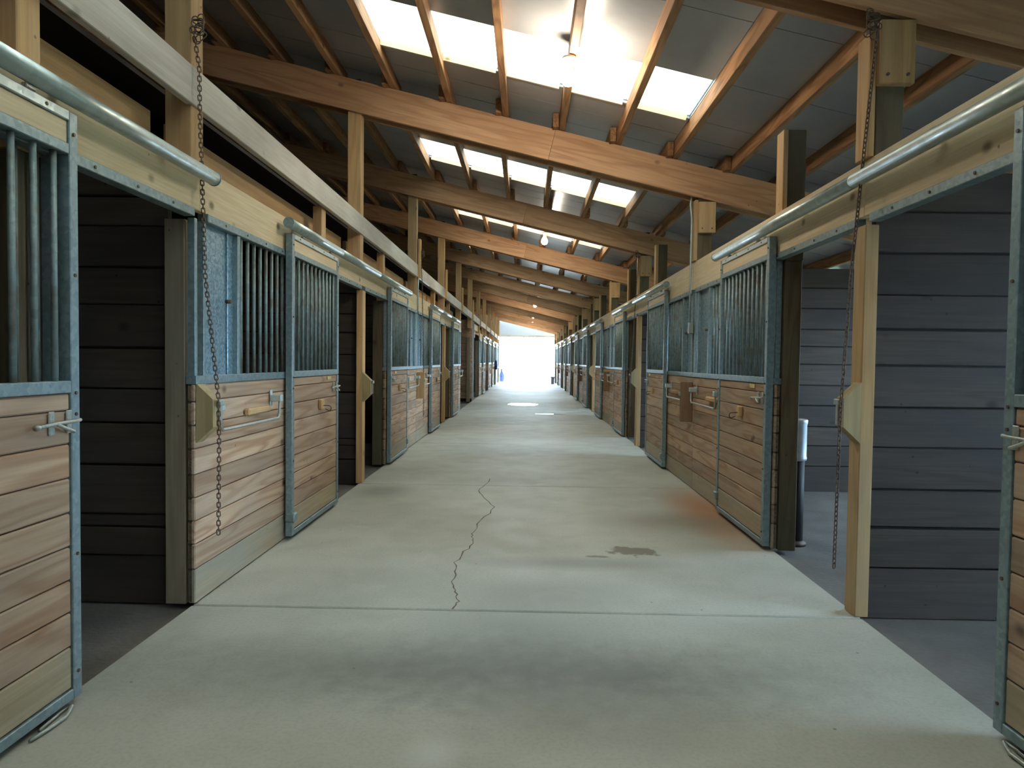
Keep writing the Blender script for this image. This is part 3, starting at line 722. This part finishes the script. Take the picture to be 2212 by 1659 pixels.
# ------------------------------------------------------------------ waterer
def lathe(prof, n, mat):
    bm = bmesh.new(); rings = [[bm.verts.new((r * math.cos(2 * math.pi * j / n), r * math.sin(2 * math.pi * j / n), z)) for j in range(n)] for r, z in prof]
    for A, B in zip(rings, rings[1:]):
        for j in range(n): bm.faces.new((A[j], A[(j + 1) % n], B[(j + 1) % n], B[j]))
    bm.faces.new(rings[0][::-1]); bm.faces.new(rings[-1]); return finish(bm, 'lathe', mat, True)
wx, wy = 2.035, 5.25
t = thing('stall_waterer', (wx, wy, -.03), 'stainless stall waterer on a black pedestal pipe inside a doorway', 'waterer')
obj('pedestal', cyl(0.64, 0.062, 'black_rubber', 'Z', 20), (wx, wy, .29), t)
obj('foot', lathe([(.085, 0), (.085, .02), (.065, .04)], 20, 'iron'), (wx, wy, -.03), t)
obj('drum', lathe([(.066, 0), (.074, .006), (.076, .02), (.073, .03), (.073, .27), (.077, .28), (.078, .30), (.074, .31), (.066, .308), (.064, .25), (.01, .24)], 24, 'stainless'), (wx, wy, .61), t)

# ------------------------------------------------------------------ bulbs
for y, lit in ((P(1) + 1.9, 1), (P(3) + 1.95, 1), (P(5) + 1.8, 0), (P(7) + 2.2, 1), (P(9) + 2.0, 1), (P(10) + 2.0, 1), (P(11) + 1.95, 1)):
    x = 0.30; z = purlin_bot(x) - .01
    t = thing('bare_bulb_lamp', (x, y, z), ('glowing bare bulb under a purlin, %s from the bright doorway' % ORD[1 + sum(1 for q in (P(1) + 1.9, P(3) + 1.95, P(7) + 2.2, P(9) + 2.0, P(10) + 2.0, P(11) + 1.95) if q > y)]) if lit else 'unlit bulb in a glass jar fixture under a purlin', 'lamp', 'aisle bulbs')
    obj('socket', lathe([(.055, 0), (.055, -.02), (.028, -.03), (.026, -.085)][::-1], 14, 'white_paint'), (x, y, z), t)
    obj('bulb', lathe([(.004, -.225), (.034, -.215), (.054, -.19), (.060, -.16), (.050, -.12), (.026, -.085)], 16, 'bulb_lit' if lit else 'bulb_off'), (x, y, z), t)

# ------------------------------------------------------------------ conduit and switch box by the second low-roof post
t = thing('conduit', (1.735, P(2) + .08, 1.6), 'thin steel conduit with switch box running up the low-roof post', 'conduit')
bm = bmesh.new(); b0 = Vector((1.735, P(2) + .08, 1.6))
bm_tube(bm, [Vector(p) - b0 for p in [(1.715, P(2) + .05, 3.1), (1.70, P(2) + .05, 3.0), (1.722, P(2) + .07, 2.85), (1.722, P(2) + .08, 2.4), (1.722, P(2) + .08, 1.75)]], .011, 8)
obj('pipe', finish(bm, 'pipe', 'galv_light', True), b0, t)
part('switch_box', t, (1.735, P(2) + .08, 1.70), (.05, .07, .12), 'zinc', .006)
t = thing('conduit', (-1.74, P(3) + .02, 2.35), 'bent steel conduit under the whitewashed beam by the chain board', 'conduit')
bm = bmesh.new(); b0 = Vector((-1.74, P(3) + .02, 2.35))
bm_tube(bm, [Vector(p) - b0 for p in [(-1.745, P(3), 2.10), (-1.745, P(3), 2.58), (-1.745, P(3) + .05, 2.63), (-1.745, P(3) + 1.2, 2.63)]], .012, 8)
obj('pipe', finish(bm, 'pipe', 'galv_light', True), b0, t)

# ------------------------------------------------------------------ things by the bright doorway and on the floor
def lump(prof, n, seed, amp, mat, sx=1, sy=1):
    bm = bmesh.new(); rr = random.Random(seed); ph = [rr.uniform(0, 6) for _ in range(4)]; rings = []
    for r, z in prof:
        rings.append([bm.verts.new((sx * (r + amp * r * math.sin(3 * a + ph[0] + z * 6) + amp * .6 * r * math.sin(5 * a + ph[1] - z * 9)) * math.cos(a), sy * (r + amp * r * math.sin(4 * a + ph[2] + z * 5)) * math.sin(a), z)) for a in [2 * math.pi * j / n for j in range(n)]])
    for A, B in zip(rings, rings[1:]):
        for j in range(n): bm.faces.new((A[j], A[(j + 1) % n], B[(j + 1) % n], B[j]))
    bm.faces.new(rings[0][::-1]); bm.faces.new(rings[-1]); return finish(bm, 'lump', mat, True)
yq = Y1 + 1.0
tag(obj('feed_sack', lump([(.10, 0), (.16, .05), (.18, .25), (.17, .45), (.12, .62), (.05, .74), (.07, .86)], 24, 2, .12, 'navy_cloth'), (-1.64, yq, -.07)), 'dark blue sack standing just outside the bright doorway', 'sack')
tag(obj('blue_blanket', lump([(.05, 0), (.10, .03), (.11, .2), (.10, .33), (.07, .42), (.03, .47)], 24, 5, .18, 'blue_cloth', .6, 1.2), (-1.555, 35.2, .88)), 'bright blue blanket bundled on a blanket bar near the doorway', 'blanket')
tb = thing('bucket', (1.52, 40.6, 0), 'grey plastic bucket on the aisle floor by the bright doorway', 'bucket')
obj('tub', lathe([(.085, 0), (.09, .02), (.115, .40), (.125, .41), (.125, .44), (.105, .44), (.10, .40), (.08, .04)], 20, 'grey_plastic'), (1.52, 40.6, 0), tb)
bm = bmesh.new(); bm_tube(bm, [(-.12, 0, .41), (-.10, .06, .36), (0, .13, .30), (.10, .06, .36), (.12, 0, .41)], .006, 6)
obj('handle', finish(bm, 'handle', 'iron', True), (1.52, 40.6, 0), tb)
for s, y, lab in ((-1, 2.42, 'bent steel floor guide under the door edge on the high-roof side'), (1, 2.32, 'bent steel floor guide under the door edge on the low-roof side')):
    bm = bmesh.new(); bm_tube(bm, [(0, -.12, .008), (-s * .015, -.04, .012), (-s * .02, .04, .012), (0, .10, .02), (s * .02, .06, .012), (s * .015, -.05, .008)], .007, 6)
    tag(obj('floor_guide', finish(bm, 'guide', 'zinc', True), (s * 1.685, y, 0)), lab, 'guide')

for o in bpy.data.objects:
    if '_w' in o: del o['_w']
